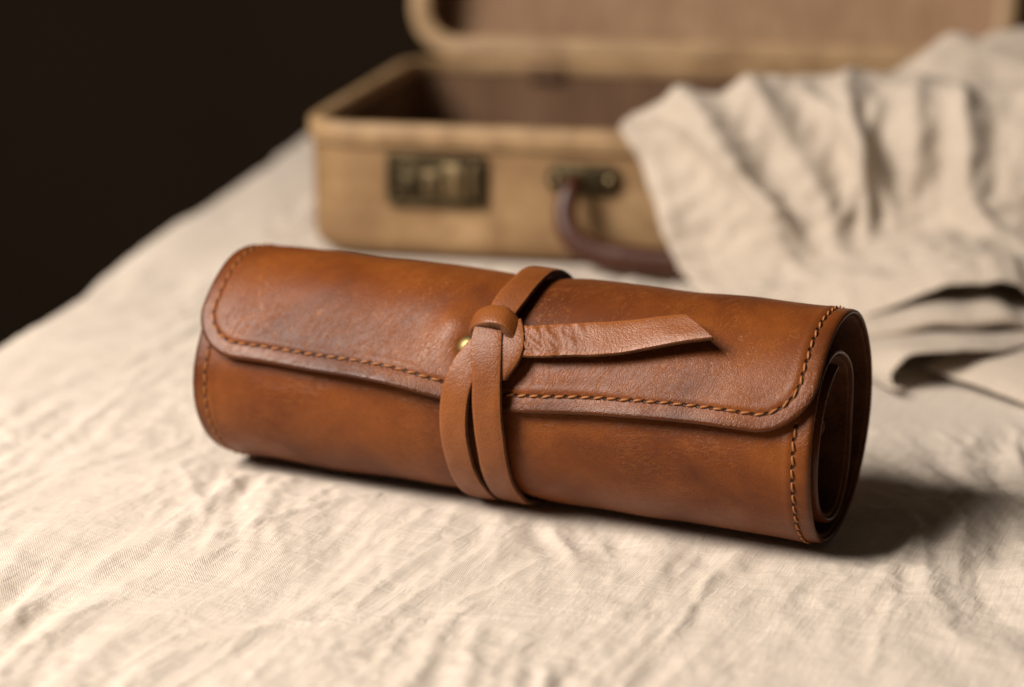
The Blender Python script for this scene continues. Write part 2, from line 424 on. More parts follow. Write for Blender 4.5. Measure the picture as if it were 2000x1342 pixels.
def surf0(x, v):
    """point on the outer face, roll coordinates; x along the axis, v along the leather from the flap edge"""
    x = np.asarray(x, float); v = np.asarray(v, float)
    e = 0.0056 * np.exp(-((x - EDGE_X) / 0.042) ** 2) + 0.0012 * (x / L) + 0.0006 * pnoise(x * 26, x * 0 + .3, 21)
    S = v - e * np.exp(-(np.maximum(v, 0) / 0.045) ** 2)
    nn = np.interp(S, _s, _n); zz = np.interp(S, _s, _z)
    d = 1e-4
    tn = np.interp(S + d, _s, _n) - np.interp(S - d, _s, _n); tz = np.interp(S + d, _s, _z) - np.interp(S - d, _s, _z)
    ln = np.hypot(tn, tz) + 1e-15; tn, tz = tn / ln, tz / ln
    on, oz = -tz, tn                                        # outward (path runs top-backwards)
    sg = np.sign(on * nn + oz * zz); on, oz = on * sg, oz * sg
    th = th_of(S)
    front = sstep(-278, -262, th)                            # 0 once the leather dives under the flap
    dent = 0.0008 * pnoise(x * 17, S * 15, 22) + 0.0005 * pnoise(x * 38, S * 30, 23)
    # gentle dents seen on the flap
    for (cx, ct, w1, w2, a) in ((0.093, 52, 0.013, 14, -0.0013), (0.1135, 47, 0.008, 12, 0.0020), (0.045, 48, 0.02, 16, -0.0008), (0.165, 62, 0.02, 10, 0.0006), (0.03, -4, 0.02, 20, 0.0008)):
        dent = dent + a * np.exp(-((x - cx) / w1) ** 2 - ((th - ct) / w2) ** 2)
    # drawn in by the strap and around the stud
    dent = dent - 0.0018 * np.exp(-((x - 0.133) / 0.014) ** 2)
    dent = dent - 0.0022 * np.exp(-((x - 0.1235) / 0.0050) ** 2 - ((th - 57) / 6) ** 2)
    lift = np.exp(-(np.maximum(v, 0) / 0.020) ** 2)
    lf = 0.0016 * np.exp(-((x - 0.085) / 0.035) ** 2) + 0.0008 * np.exp(-((x - 0.2) / 0.04) ** 2) - 0.0006
    flare = (0.0010 + 0.0020 * np.exp(-((x - 0.088) / 0.040) ** 2) + 0.0006 * np.exp(-((x - 0.2) / 0.05) ** 2)) * np.clip(1 - v / 0.0105, 0, 1) ** 2
    off = dent * front + lf * lift + flare
    xw = x + (0.0009 + 0.0022 * sstep(-320, -380, th)) * pnoise(S * 18, S * 0 + 1.3, 24) * (x - L / 2) / (L / 2)
    return np.stack([xw, nn + on * off, zz + oz * off], -1)
def surf(x, v):
    d = 4e-4
    P = surf0(x, v); du = surf0(x + d, v) - surf0(x - d, v); dv = surf0(x, v + d) - surf0(x, v - d)
    N = norm(np.cross(du, dv))
    rad = P.copy(); rad[..., 0] = 0
    N = N * np.sign(np.sum(N * rad, -1, keepdims=True))
    return P, N
ZC = RR + 0.0002
def local(P):                                              # roll coordinates -> local of the roll's Empty
    return np.stack([P[..., 0], -P[..., 1], P[..., 2] + ZC], -1)

RCN, INSET = 0.021, 0.0056
def border(x, v, L_=L):
    """distance to the sheet's outline and stitch arc length, sheet coordinates"""
    xl = np.minimum(x, L_ - x)
    db = np.minimum(xl, v)
    rc = RCN
    inc = (xl < rc) & (v < rc)
    dc = rc - np.hypot(rc - xl, rc - v)
    db = np.where(inc, dc, db)
    ri = rc - INSET
    phi = np.arctan2(rc - xl, np.maximum(rc - v, 1e-9))      # 0 at the front edge, pi/2 at the side
    half = L_ / 2 - rc
    s = np.where(inc, half + ri * phi, np.where(v < xl, L_ / 2 - xl, half + ri * math.pi / 2 + (v - rc)))
    return db, s * np.where(x > L_ / 2, 1, -1)

def sheet(name, v0, v1, vs_, offs, thick, mats, parent, inset=0.0, flap_end=False, round_=0.0008, coarse=1.0):
    """closed sheet of leather following the spiral; offs = depth of its top face under the outer face"""
    us = [0.0]
    while us[-1] < 0.5:
        d = us[-1] * L
        us.append(us[-1] + (0.0004 if d < 0.010 else 0.0012 * coarse) / L)
    us = np.array(us[:-1]); us = np.concatenate([us, [0.5], 1 - us[::-1]])
    v = np.asarray(vs_)
    U, Vv = np.meshgrid(us, v, indexing='xy')               # rows v, columns u
    rc = RCN
    xm = np.where(Vv < rc, rc - np.sqrt(np.maximum(rc * rc - (rc - Vv) ** 2, 0)), 0) if flap_end else np.zeros_like(Vv)
    X = xm + U * (L - 2 * xm)
    xi = inset + X * (L - 2 * inset) / L
    vi = Vv + (inset * (1 - sstep(0, 0.03, Vv)) if flap_end else 0)
    P, N = surf(xi, vi)
    db, ss = border(X, Vv if flap_end else Vv + 1.0)
    sd = db - INSET
    if not flap_end: ss = np.where(X > L / 2, 1, -1) * ((L / 2 - RCN) + (RCN - INSET) * math.pi / 2 + (Vv - RCN))
    gro = -0.00040 * np.exp(-(sd / 0.0010) ** 2) + 0.00016 * np.exp(-((sd - 0.0026) / 0.0013) ** 2) - 0.00035 * sstep(0.0005, -0.0015, sd) if inset == 0 else 0 * sd
    slump = -0.00020 * np.exp(-db / 0.0004) if inset == 0 else 0 * sd
    top = P + N * (gro + slump - offs)[..., None]
    bot = P - N * (offs + thick)
    n, m = top.shape[:2]
    ring = [(0, j) for j in range(m)] + [(i, m - 1) for i in range(1, n)] + [(n - 1, j) for j in range(m - 2, -1, -1)] + [(i, 0) for i in range(n - 2, 0, -1)]
    ri = np.array(ring)
    rt = top[ri[:, 0], ri[:, 1]]; rb = bot[ri[:, 0], ri[:, 1]]; rn = N[ri[:, 0], ri[:, 1]]
    tan = np.roll(rt, -1, 0) - np.roll(rt, 1, 0)
    out = norm(np.cross(tan, rn)); cen = np.mean(top.reshape(-1, 3), 0)
    inner = top[np.clip(ri[:, 0], 1, n - 2), np.clip(ri[:, 1], 1, m - 2)]
    sg = np.sign(np.sum(out * (rt - inner), 1, keepdims=True)); sg[sg == 0] = 1
    out = out * sg
    K = 6
    rows = []
    for k in range(1, K):
        f = math.pi * k / K
        rows.append(rt + (rb - rt) * (1 - math.cos(f)) / 2 + out * round_ * math.sin(f))
    nv = n * m; nr = len(ring)
    verts = np.concatenate([top.reshape(-1, 3), bot.reshape(-1, 3)] + rows)
    idx_t = ri[:, 0] * m + ri[:, 1]; idx_b = idx_t + nv
    loops = [idx_t] + [2 * nv + k * nr + np.arange(nr) for k in range(K - 1)] + [idx_b]
    faces = [grid_faces(n, m), grid_faces(n, m, nv, True)]
    mid = [np.zeros((n - 1) * (m - 1), int), np.ones((n - 1) * (m - 1), int)]
    for k in range(K):
        a, b = loops[k], loops[k + 1]
        faces.append(np.stack([a, b, np.roll(b, -1), np.roll(a, -1)], 1)); mid.append(np.zeros(nr, int))
    faces = np.concatenate(faces); mid = np.concatenate(mid)
    uvt = np.stack([X, Vv], -1).reshape(-1, 2)
    uvr = [uvt[idx_t] + 0.0004 * (k + 1) for k in range(K - 1)]
    uv = np.concatenate([uvt, uvt] + uvr) + 1.0
    edge = 0.85 * np.exp(-np.maximum(db, 0) / 0.0018).ravel()
    edge = np.concatenate([edge, np.zeros(nv)] + [np.full(nr, 0.85 if k < 3 else 0.6) for k in range(K - 1)])
    z = np.full(2 * nv + nr * (K - 1), 0.05)
    sdf = z.copy(); sdf[:nv] = sd.ravel(); ssf = z.copy(); ssf[:nv] = ss.ravel()
    if len(mats) == 1: mid[:] = 0
    return mesh_obj(name, local(verts), faces, mats, parent, uv, {'edge': edge, 'seam_d': sdf, 'seam_s': ssf}, mid)

roll = empty('leather_tool_roll', (ROLL0[0], ROLL0[1], 0), -PSI)
tag(roll, 'chestnut brown leather tool roll tied shut, lying on the linen sheet', 'tool roll')
V_SPLIT = S_of(-62)
def vrange(a, b, f):
    o = [a]
    while o[-1] < b: o.append(o[-1] + f(o[-1]))
    o[-1] = b
    return np.array(o)
TL, TS = 0.0021, 0.0017
v_flap = vrange(0, V_SPLIT, lambda v: 0.00012 if v < 0.0008 else (0.0004 if v < 0.0095 else 0.00095))
v_body = vrange(V_SPLIT, S_END, lambda v: 0.0011 if S_of(-155) < v < S_of(-290) else 0.0025)
sheet('flap', 0, 0, v_flap, 0.0, TL, [M['leather'], M['suede']], roll, flap_end=True)
sheet('body', 0, 0, v_body, 0.0, TL, [M['leather'], M['suede']], roll, coarse=1.0)
v_l1 = vrange(0, V_SPLIT, lambda v: 0.0004 if v < 0.004 else 0.0025)
v_l2 = vrange(V_SPLIT, S_END - 0.004, lambda v: 0.003)
sheet('flap_lining', 0, 0, v_l1, TL + 0.00005, TS, [M['suede']], roll, inset=0.0011, flap_end=True, round_=0.0005, coarse=2.5)
sheet('body_lining', 0, 0, v_l2, TL + 0.00005, TS, [M['suede']], roll, inset=0.0011, round_=0.0005, coarse=2.5)

# pocket tab peeking out of the coil at the open end
def pocket_tab():
    th = np.radians(np.linspace(60, 92, 14)); w = np.linspace(0, 1, 14)
    pts = []
    for k, off in enumerate((0.0, 0.0016)):
        for t_, f in zip(th, w):
            r = 0.0305 - off
            tip = 0.007 * math.sin(math.pi * f) ** 0.8
            pts.append([(L - 0.020, r * math.sin(t_), r * math.cos(t_) ), (L - 0.006 + tip, (r - 0.004 * math.sin(math.pi * f)) * math.sin(t_), r * math.cos(t_))])
    P = np.array(pts).reshape(2, 14, 2, 3)
    verts = P.reshape(-1, 3)
    f = []
    def ix(a, b, c): return (a * 14 + b) * 2 + c
    for b in range(13):
        f += [(ix(0, b, 0), ix(0, b, 1), ix(0, b + 1, 1), ix(0, b + 1, 0)), (ix(1, b, 0), ix(1, b + 1, 0), ix(1, b + 1, 1), ix(1, b, 1)),
              (ix(0, b, 1), ix(1, b, 1), ix(1, b + 1, 1), ix(0, b + 1, 1)), (ix(0, b, 0), ix(0, b + 1, 0), ix(1, b + 1, 0), ix(1, b, 0))]
    for b in (0, 13): f.append((ix(0, b, 0), ix(1, b, 0), ix(1, b, 1), ix(0, b, 1)))
    mesh_obj('pocket_tab', local(verts), f, M['suede'], roll)
pocket_tab()

# ---- stitches: one short waxed thread each, slanted between two holes
def stitch_mesh():
    rings = 7; sides = 6; ln = PITCH * 0.72; vs_, fs = [], []
    for i in range(rings):
        f = i / (rings - 1); x = (f - 0.5) * ln; r = 0.00049 * (0.45 + 0.55 * math.sin(math.pi * f) ** 0.5)
        zc = 0.00042 * math.sin(math.pi * f) - 0.00035
        yc = 0.00012 * math.sin((f - 0.5) * math.pi)
        for k in range(sides):
            a = 2 * math.pi * k / sides
            vs_.append((x, yc + r * math.cos(a), zc + r * math.sin(a)))
    for i in range(rings - 1):
        for k in range(sides):
            fs.append((i * sides + k, i * sides + (k + 1) % sides, (i + 1) * sides + (k + 1) % sides, (i + 1) * sides + k))
    fs.append(tuple(range(sides))[::-1]); fs.append(tuple((rings - 1) * sides + k for k in range(sides)))
    return vs_, fs
sv, sf = stitch_mesh()
stitch_me = None
def seam_point(s):
    half = L / 2 - RCN; ri = RCN - INSET; arc = ri * math.pi / 2
    a = abs(s)
    if a <= half: x, v = L / 2 + a, INSET
    elif a <= half + arc:
        ph = (a - half) / ri
        x, v = L - RCN + ri * math.sin(ph), RCN - ri * math.cos(ph)
    else: x, v = L - INSET, RCN + (a - half - arc)
    if s < 0: x = L - x
    return x, v
half_len = (L / 2 - RCN) + (RCN - INSET) * math.pi / 2 + (S_of(-286) - RCN)
kmax = int(half_len / PITCH)
from mathutils import Matrix
for k in range(-kmax, kmax):
    s = (k + 0.5) * PITCH
    x, v = seam_point(s); x2, v2 = seam_point(s + 0.0006)
    P, N = surf(np.array([x, x2]), np.array([v, v2]))
    P = P + N * 0.00005
    lp = local(P); nl = local(P + N) - lp
    tx = Vector(lp[1] - lp[0]).normalized(); nz = Vector(nl[0]).normalized(); ty = nz.cross(tx).normalized(); nz = tx.cross(ty)
    a = 0.07 + random.uniform(-0.08, 0.08)                 # slant of the hand stitching
    tx2 = tx * math.cos(a) + ty * math.sin(a); ty2 = nz.cross(tx2)
    sc = random.uniform(0.92, 1.05)
    if stitch_me is None:
        o = mesh_obj('stitch', sv, sf, M['thread'], roll); stitch_me = o.data
    else:
        o = bpy.data.objects.new('stitch', stitch_me); COL.objects.link(o); o.parent = roll
    mw = Matrix((tx2 * sc, ty2, nz)).transposed().to_4x4(); mw.translation = Vector(lp[0]) + ty * random.uniform(-1, 1) * 0.0001
    o.matrix_local = mw

# ---- brass stud in the flap behind the knot
def lathe(name, prof, mat, parent, origin, zdir, seg=28):
    z = Vector(zdir).normalized(); x = z.orthogonal().normalized(); y = z.cross(x)
    vs_, fs = [], []
    for r, h in prof:
        for k in range(seg):
            a = 2 * math.pi * k / seg
            vs_.append(tuple(Vector(origin) + z * h + (x * math.cos(a) + y * math.sin(a)) * r))
    for i in range(len(prof) - 1):
        for k in range(seg):
            fs.append((i * seg + k, i * seg + (k + 1) % seg, (i + 1) * seg + (k + 1) % seg, (i + 1) * seg + k))
    fs.append(tuple(range(seg))[::-1]); fs.append(tuple((len(prof) - 1) * seg + k for k in range(seg)))
    return mesh_obj(name, vs_, fs, mat, parent)
def cyl(x, th, r):
    t_ = np.radians(np.asarray(th, float)); x = np.asarray(x, float); r = np.asarray(r, float)
    return local(np.stack([x + 0 * t_, r * np.sin(t_), r * np.cos(t_)], -1))
sP = cyl(0.1237, 57.5, 0.0427); sN = cyl(0.1237, 57.5, 1.0) - cyl(0.1237, 57.5, 0.0)
lathe('stud', [(0.0036, -0.002), (0.0036, 0.0008), (0.0031, 0.0013), (0.0022, 0.0016), (0.0024, 0.0022), (0.0046, 0.0028), (0.0050, 0.0038), (0.0047, 0.0048), (0.0034, 0.0060), (0.0017, 0.0066), (0.0003, 0.0067)], M['brass'], roll, sP, sN)

# ================================================================== TIE STRAP
strap = empty('leather_tie_strap', (ROLL0[0], ROLL0[1], 0), -PSI)
tag(strap, 'tan leather strap knotted around the middle of the brown roll', 'strap')

def ribbon(name, ctrl, parent, thick=0.0026, n=120, skew=0.0, wrinkle=0.0, mat=None):
    """ctrl rows: x(mm), theta(deg), r(mm, centre), half width(mm), tilt(deg) about the running direction"""
    c = np.array(ctrl, float)
    lin = cyl(c[:, 0] * 1e-3, c[:, 1], c[:, 2] * 1e-3)
    tt = np.concatenate([[0], np.cumsum(np.sqrt(np.linalg.norm(np.diff(lin, axis=0), axis=1)))])
    q = np.linspace(0, tt[-1], n)
    f = [spline(q, tt, c[:, k]) for k in range(5)]
    C = cyl(f[0] * 1e-3, f[1], f[2] * 1e-3)
    rad = norm(cyl(f[0] * 1e-3, f[1], f[2] * 1e-3 + 0.01) - C)
    T = norm(np.gradient(C, axis=0))
    Nn = norm(rad - T * np.sum(rad * T, 1, keepdims=True)); B = np.cross(Nn, T)
    tl = np.radians(f[4])[:, None]
    N2 = Nn * np.cos(tl) + B * np.sin(tl); B2 = np.cross(N2, T)
    w = np.maximum(f[3] * 1e-3, 0.0004)
    arc = np.concatenate([[0], np.cumsum(np.linalg.norm(np.diff(C, axis=0), axis=1))])
    # cross section: rounded slab
    hw = thick / 2; prof = []
    nb = 11
    for i in range(nb): prof.append((-1 + 2 * i / (nb - 1), 0.0, 1))      # top, left to right
    sec = []
    for b, _, s in prof:
        dome = -0.00035 * abs(b) ** 4
        sec.append((b, 0.0, hw + dome, 0))
    for a in (65, 25, -25, -65): sec.append((1, 0.00045 * math.cos(math.radians(a)), (hw - 0.00035) * math.sin(math.radians(a)), 1))
    for b, _, s in prof[::-1]: sec.append((b, 0.0, -hw + 0.0003 * abs(b) ** 4, 2))
    for a in (-65, -25, 25, 65): sec.append((-1, -0.00045 * math.cos(math.radians(a)), (hw - 0.00035) * math.sin(math.radians(a)), 1))
    m = len(sec)
    verts = np.zeros((n, m, 3)); uv = np.zeros((n, m, 2)); ed = np.zeros((n, m))
    wob = 1 + 0.018 * pnoise(arc * 90, arc * 0 + 2.2, 31)
    for j, (b, ox, h, e) in enumerate(sec):
        bw = b * w * wob + ox
        sk = skew * (b * 0.5) * sstep(0.70, 1.0, arc / arc[-1])
        verts[:, j] = C + B2 * bw[:, None] + N2 * h + T * sk[:, None]
        verts[:, j] += N2 * (0.00035 * pnoise(arc * 70, arc * 0 + b * 0.8, 33))[:, None]
        if wrinkle:
            wz = sstep(0.02, 0.10, arc / arc[-1]) * sstep(0.55, 0.20, arc / arc[-1])
            verts[:, j] += N2 * (wrinkle * wz * np.abs(pnoise(arc * 300 + b * 1.6, arc * 60 + b * 1.1, 35)))[:, None]
        uv[:, j] = np.stack([bw + 3, arc + 3 + 0.001 * j * (e == 1)], 1)
        ed[:, j] = 0.0 if e == 0 else 0.5
        if e == 0 and abs(b) > 0.99: ed[:, j] = 0.55
    V_ = verts.reshape(-1, 3); fs = []; mi = []
    for i in range(n - 1):
        for j in range(m):
            k = (j + 1) % m
            fs.append((i * m + j, (i + 1) * m + j, (i + 1) * m + k, i * m + k)); mi.append(0 if j < nb - 1 else 1)
    fs.append(tuple(range(m))); mi.append(1)
    fs.append(tuple((n - 1) * m + k for k in range(m))[::-1]); mi.append(1)
    o = mesh_obj(name, V_, fs, [mat or M['strap'], M['strap_edge']], parent, uv.reshape(-1, 2), {'edge': ed.ravel()}, mi)
    bm_fix(o)
    return o
def bm_fix(o):
    import bmesh
    bm = bmesh.new(); bm.from_mesh(o.data); bmesh.ops.recalc_face_normals(bm, faces=bm.faces); bm.to_mesh(o.data); bm.free()

W = 5.75
# over the top, down the back, under, and up the front on the left
ribbon('band', [(133.5, 47, 47.5, 5.2, 0), (133.6, 38, 48.2, 5.6, 0), (134.6, 28, 48.0, 6.0, 0), (135.6, 15, 47.6, W, 0), (135.0, 0, 47.2, W, 0), (134, -20, 46.8, W, 0), (132, -60, 46.4, W, 0),
                (129, -110, 46.4, W, 0), (125, -150, 46.4, W, 0), (121.8, -180, 46.2, W, 0), (121.0, -205, 46.5, W, 0), (120.9, -228, 46.8, W, 0), (121.0, -248, 47.4, W, 4), (121.3, -266, 48.6, W, 8),
                (122.4, -281, 49.4, W, 6), (125.6, -295, 48.8, 5.2, 0), (130.4, -306, 48.6, 4.4, 0), (134, -314, 48.6, 4.2, 0)], strap, n=300)
# second strand down the front on the right, running round beneath the first
ribbon('strand', [(131.0, 41, 50.0, 4.6, 0), (131.9, 48, 51.6, 5.4, 0), (132.8, 55, 51.8, 6.0, 0), (134.6, 66, 50.8, W, 0), (135.8, 80, 49.8, W, 0), (136.2, 96, 48.3, W, 0), (136.0, 114, 47.0, W, 0),
                  (135.4, 130, 46.7, W, 0), (135.4, 150, 46.4, W, 0), (137, 180, 46.2, W, 0), (147, 215, 46.4, W, 0), (147, 260, 46.5, W, 0), (147, 300, 46.5, W, 0)], strap, n=240)
# knot: loop thrown across the strands like a small arch, lower edge standing proud
def knot_loop():
    lo = [(122.6, 51.9, 47.0), (123.4, 50.5, 50.0), (125.7, 49.4, 52.8), (129.3, 48.8, 55.0), (133.6, 48.5, 56.3), (137.7, 48.5, 56.0), (140.6, 49.4, 54.8), (143.2, 52.0, 52.2), (144.7, 54.7, 49.2), (145.0, 56.4, 46.3)]
    up = [(123.2, 43.6, 47.0), (123.2, 42.9, 49.2), (124.4, 40.9, 51.0), (126.9, 39.8, 52.5), (130.9, 38.7, 53.3), (135.7, 38.4, 53.2), (139.3, 39.8, 52.2), (142.4, 42.1, 50.4), (144.2, 45.1, 48.7), (145.0, 47.8, 46.3)]
    n, m = 90, 11; t_ = np.linspace(0, 1, n); k = np.linspace(0, 1, 10)
    lo = np.array(lo); up = np.array(up)
    lo = cyl(*[spline(t_, k, lo[:, i]) * (1e-3 if i != 1 else 1) for i in range(3)]); up = cyl(*[spline(t_, k, up[:, i]) * (1e-3 if i != 1 else 1) for i in range(3)])
    w = np.linspace(0, 1, m)[None, :, None]
    P = up[:, None] * (1 - w) + lo[:, None] * w
    N = norm(np.cross(np.gradient(P, axis=1), np.gradient(P, axis=0)))
    c = cyl(0.1335, 46, 0.044); N = N * np.sign(np.sum(N * (P - c), -1, keepdims=True))
    P = P + N * (0.0004 * np.sin(math.pi * w))
    b = np.linspace(-1, 1, m)
    T = 0.0036
    sec = [(j, 0.0, -0.0003 * abs(b[j]) ** 5, 0) for j in range(m)] + [(m - 1, 0.0005 * math.cos(a), -T / 2 + (T / 2 - .0003) * math.sin(a), 1) for a in (1.1, .4, -.4, -1.1)]
    sec += [(j, 0.0, -T + 0.0003 * abs(b[j]) ** 5, 2) for j in range(m - 1, -1, -1)] + [(0, -0.0005 * math.cos(a), -T / 2 + (T / 2 - .0003) * math.sin(a), 1) for a in (-1.1, -.4, .4, 1.1)]
    D = norm(lo - up); M_ = len(sec)
    V_ = np.zeros((n, M_, 3)); uv = np.zeros((n, M_, 2)); ed = np.zeros((n, M_))
    arc = np.concatenate([[0], np.cumsum(np.linalg.norm(np.diff(P[:, m // 2], axis=0), axis=1))])
    for q, (j, ox, h, e) in enumerate(sec):
        V_[:, q] = P[:, j] + N[:, j] * h + D * ox
        uv[:, q] = np.stack([np.full(n, 3.1 + 0.0115 * j / m), arc + 3.2 + (0.0007 * q if e == 1 else 0)], 1)
        ed[:, q] = 0.5 if e else (0.5 if abs(b[j]) > .99 else 0)
    fs_, mi = [], []
    for i in range(n - 1):
        for q in range(M_):
            r_ = (q + 1) % M_
            fs_.append((i * M_ + q, (i + 1) * M_ + q, (i + 1) * M_ + r_, i * M_ + r_)); mi.append(0 if q < m - 1 else 1)
    fs_ += [tuple(range(M_)), tuple((n - 1) * M_ + q for q in range(M_))[::-1]]; mi += [1, 1]
    bm_fix(mesh_obj('knot_loop', V_.reshape(-1, 3), fs_, [M['strap'], M['strap_edge']], strap, uv.reshape(-1, 2), {'edge': ed.ravel()}, mi))
knot_loop()
# short pointed end tucked below the knot
ribbon('strap_tip', [(137.6, 46, 49.6, 6.2, 0), (140.6, 52, 50.6, 6.2, 0), (142.2, 57, 50.6, 5.6, 0), (142.6, 62, 50.0, 4.0, 0), (142.1, 67, 49.2, 1.9, 0), (141.7, 70.5, 48.5, 0.5, 0)], strap, n=60)
# long free end lying to the right
ribbon('tail', [(138, 52.6, 47.6, 5.6, 0), (142, 52.6, 48.0, 5.8, 0), (147, 52.2, 48.8, 6.0, 0), (156, 51.0, 49.2, 6.3, 0), (166, 49.0, 49.3, 6.6, 0), (179, 46.3, 49.2, 6.8, 0), (192, 42.6, 49.6, 6.6, 0), (204, 39.0, 50.6, 6.4, 0), (214, 36.6, 51.8, 6.2, 0)],
       strap, n=220, skew=-0.0115, wrinkle=0.0016)

# ================================================================== SUITCASE
case = empty('vintage_suitcase', tuple(CASE_O), CASE_ROT)
tag(case, 'open tan vintage suitcase with dark latch, standing behind the leather roll', 'suitcase')
def rrect(w, d, r, seg=8, ox=0.0, oy=0.0):
    pts = []
    for cx, cy, a0 in ((w - r, r, -90), (w - r, d - r, 0), (r, d - r, 90), (r, r, 180)):
        for k in range(seg + 1):
            a = math.radians(a0 + 90 * k / seg); pts.append((cx + r * math.cos(a) + ox, cy + r * math.sin(a) + oy))
    return np.array(pts)
def loft(name, rings, mat, parent, close_first=False, close_last=False, cyc=False, xf=None):
    n = len(rings[0]); V_ = np.concatenate(rings)
    if xf is not None: V_ = xf(V_)
    f = []
    R_ = len(rings)
    for i in range(R_ if cyc else R_ - 1):
        a = i * n; b = ((i + 1) % R_) * n
        for k in range(n): f.append((a + k, a + (k + 1) % n, b + (k + 1) % n, b + k))
    if close_first: f.append(tuple(range(n))[::-1])
    if close_last: f.append(tuple((R_ - 1) * n + k for k in range(n)))
    o = mesh_obj(name, V_, f, mat, parent); bm_fix(o); return o
def ring3(w, d, r, inset, z, seg=8):
    p = rrect(w - 2 * inset, d - 2 * inset, max(r - inset, 0.004), seg, inset, inset)
    return np.column_stack([p, np.full(len(p), z)])
CR = 0.034
def shell(name, H, mat, inner, xf=None):
    rb = 0.012
    rings = [ring3(CASE_W, CASE_D, CR, rb * (1 - math.sin(a)), rb * (1 - math.cos(a)) + 0.0005) for a in np.radians(np.linspace(8, 90, 6))]
    rings += [ring3(CASE_W, CASE_D, CR, 0, z) for z in np.linspace(rb + 0.004, H, 4)]
    o = loft(name, rings, mat, case, close_first=True, xf=xf)
    t_ = 0.0055
    rin = [ring3(CASE_W, CASE_D, CR, t_, H), ring3(CASE_W, CASE_D, CR, t_, 0.012), ring3(CASE_W, CASE_D, CR, t_ + 0.005, 0.006)]
    i = loft(inner, rin, M['lining'] if xf else M['lining_shaded'], case, close_last=True, xf=xf)
    kr = 1.0 if xf is None else 1.7
    rim = [ring3(CASE_W, CASE_D, CR, a * (kr if a > 0.003 else 1), z) for a, z in ((-0.0014, H - 0.011), (-0.0024, H - 0.0095), (-0.0024, H + 0.001), (-0.0012, H + 0.0026), (0.003, H + 0.0030), (0.0068, H + 0.0026), (0.0074, H + 0.001), (0.0074, H - 0.006), (0.0058, H - 0.008))]
    loft(name.replace('shell', 'rim'), rim, M['trim'], case, cyc=True, xf=xf)
    return o
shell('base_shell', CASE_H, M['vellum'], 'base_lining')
# lid: the same tray, stood up on the rear edge and leaning back
LID_H = 0.046
lean = math.radians(101)
def lid_xf(V_):
    # lid closed: tray upside down above the base, hinge at rear top edge; rotated open about the hinge
    P = V_.copy()
    x = P[:, 0]; yy = CASE_D - P[:, 1]; zz = LID_H - P[:, 2]           # yy: distance from hinge towards front, zz: height above the seam
    c, s = math.cos(lean), math.sin(lean)
    Y = -(yy * c - zz * s); Z = yy * s + zz * c
    return np.stack([x, CASE_D + 0.004 + Y, CASE_H + 0.0045 + Z], 1)
shell('lid_shell', LID_H, M['vellum'], 'lid_lining', xf=lid_xf)

def box(name, c, s, mat, parent, bev=0.0015, rot=None):
    """bevelled slab: c centre, s sizes"""
    x, y, z = (q / 2 for q in s); b = min(bev, x * .9, y * .9, z * .9)
    rings = []
    for yy, ins in ((-y, b), (-y + b, 0), (y - b, 0), (y, b)):
        p = rrect(2 * x - 2 * ins, 2 * z - 2 * ins, max(b * 1.5, 0.0008), 3, -x + ins, -z + ins)
        rings.append(np.column_stack([p[:, 0] + c[0], np.full(len(p), yy + c[1]), p[:, 1] + c[2]]))
    return loft(name, rings, mat, parent, True, True)
# latch plate on the front, left of the handle
lx, lz = 0.084, 0.0490
lp = box('latch', (lx, -0.0012, lz), (0.060, 0.003, 0.031), M['latch'], case, 0.001)
for nm, c, s, mt in (('latch_frame', (lx, -0.0032, lz + 0.0140), (0.060, 0.0018, 0.003), M['latch']), ('latch_frame', (lx, -0.0032, lz - 0.0140), (0.060, 0.0018, 0.003), M['latch']),
                     ('latch_frame', (lx - 0.0285, -0.0032, lz), (0.003, 0.0018, 0.025), M['latch']), ('latch_frame', (lx + 0.0285, -0.0032, lz), (0.003, 0.0018, 0.025), M['latch']),
                     ('hasp', (lx + 0.011, -0.0040, lz), (0.012, 0.004, 0.021), M['latch_bright']), ('hasp_bar', (lx + 0.022, -0.0038, lz), (0.004, 0.0036, 0.019), M['latch_bright']),
                     ('slide', (lx - 0.016, -0.0038, lz - 0.002), (0.010, 0.0036, 0.012), M['latch']), ('keyhole_plate', (lx - 0.003, -0.0034, lz - 0.001), (0.010, 0.002, 0.014), M['latch_bright']),
                     ('keyhole', (lx - 0.003, -0.0047, lz - 0.0015), (0.003, 0.001, 0.006), M['black'])):
    o = box(nm, c, s, mt, lp, 0.0007)
for dx in (-0.0235, 0.0235):
    for dz in (-0.0095, 0.0095):
        lathe('rivet', [(0.0017, 0), (0.0017, 0.0007), (0.0012, 0.0013), (0.0003, 0.0015)], M['latch_bright'], lp, (lx + dx, -0.0027, lz + dz), (0, -1, 0), 12)
# handle: two metal mounts, leather grip hanging down in front
hx0, hx1, hz = 0.168, 0.298, 0.0525
def pill(name, c, w, h, d, mat, parent):
    rings = []
    for yy, ins in ((0.001, 0.0), (-d + 0.001, 0.0), (-d, 0.001)):
        p = rrect(w - 2 * ins, h - 2 * ins, h / 2 - ins - 1e-5, 6, -w / 2 + ins, -h / 2 + ins)
        rings.append(np.column_stack([p[:, 0] + c[0], np.full(len(p), c[1] + yy), p[:, 1] + c[2]]))
    return loft(name, rings, mat, parent, True, True)
for hx in (hx0, hx1):
    mo = pill('handle_mount', (hx + (0.004 if hx == hx0 else -0.004), 0, hz), 0.044, 0.018, 0.0035, M['latch'], case)
    for dx in (-0.016, 0.016):
        lathe('rivet', [(0.003, 0), (0.003, 0.001), (0.002, 0.002), (0.0004, 0.0024)], M['latch_bright'], mo, (hx + (0.004 if hx == hx0 else -0.004) + dx, -0.0032, hz), (0, -1, 0), 12)
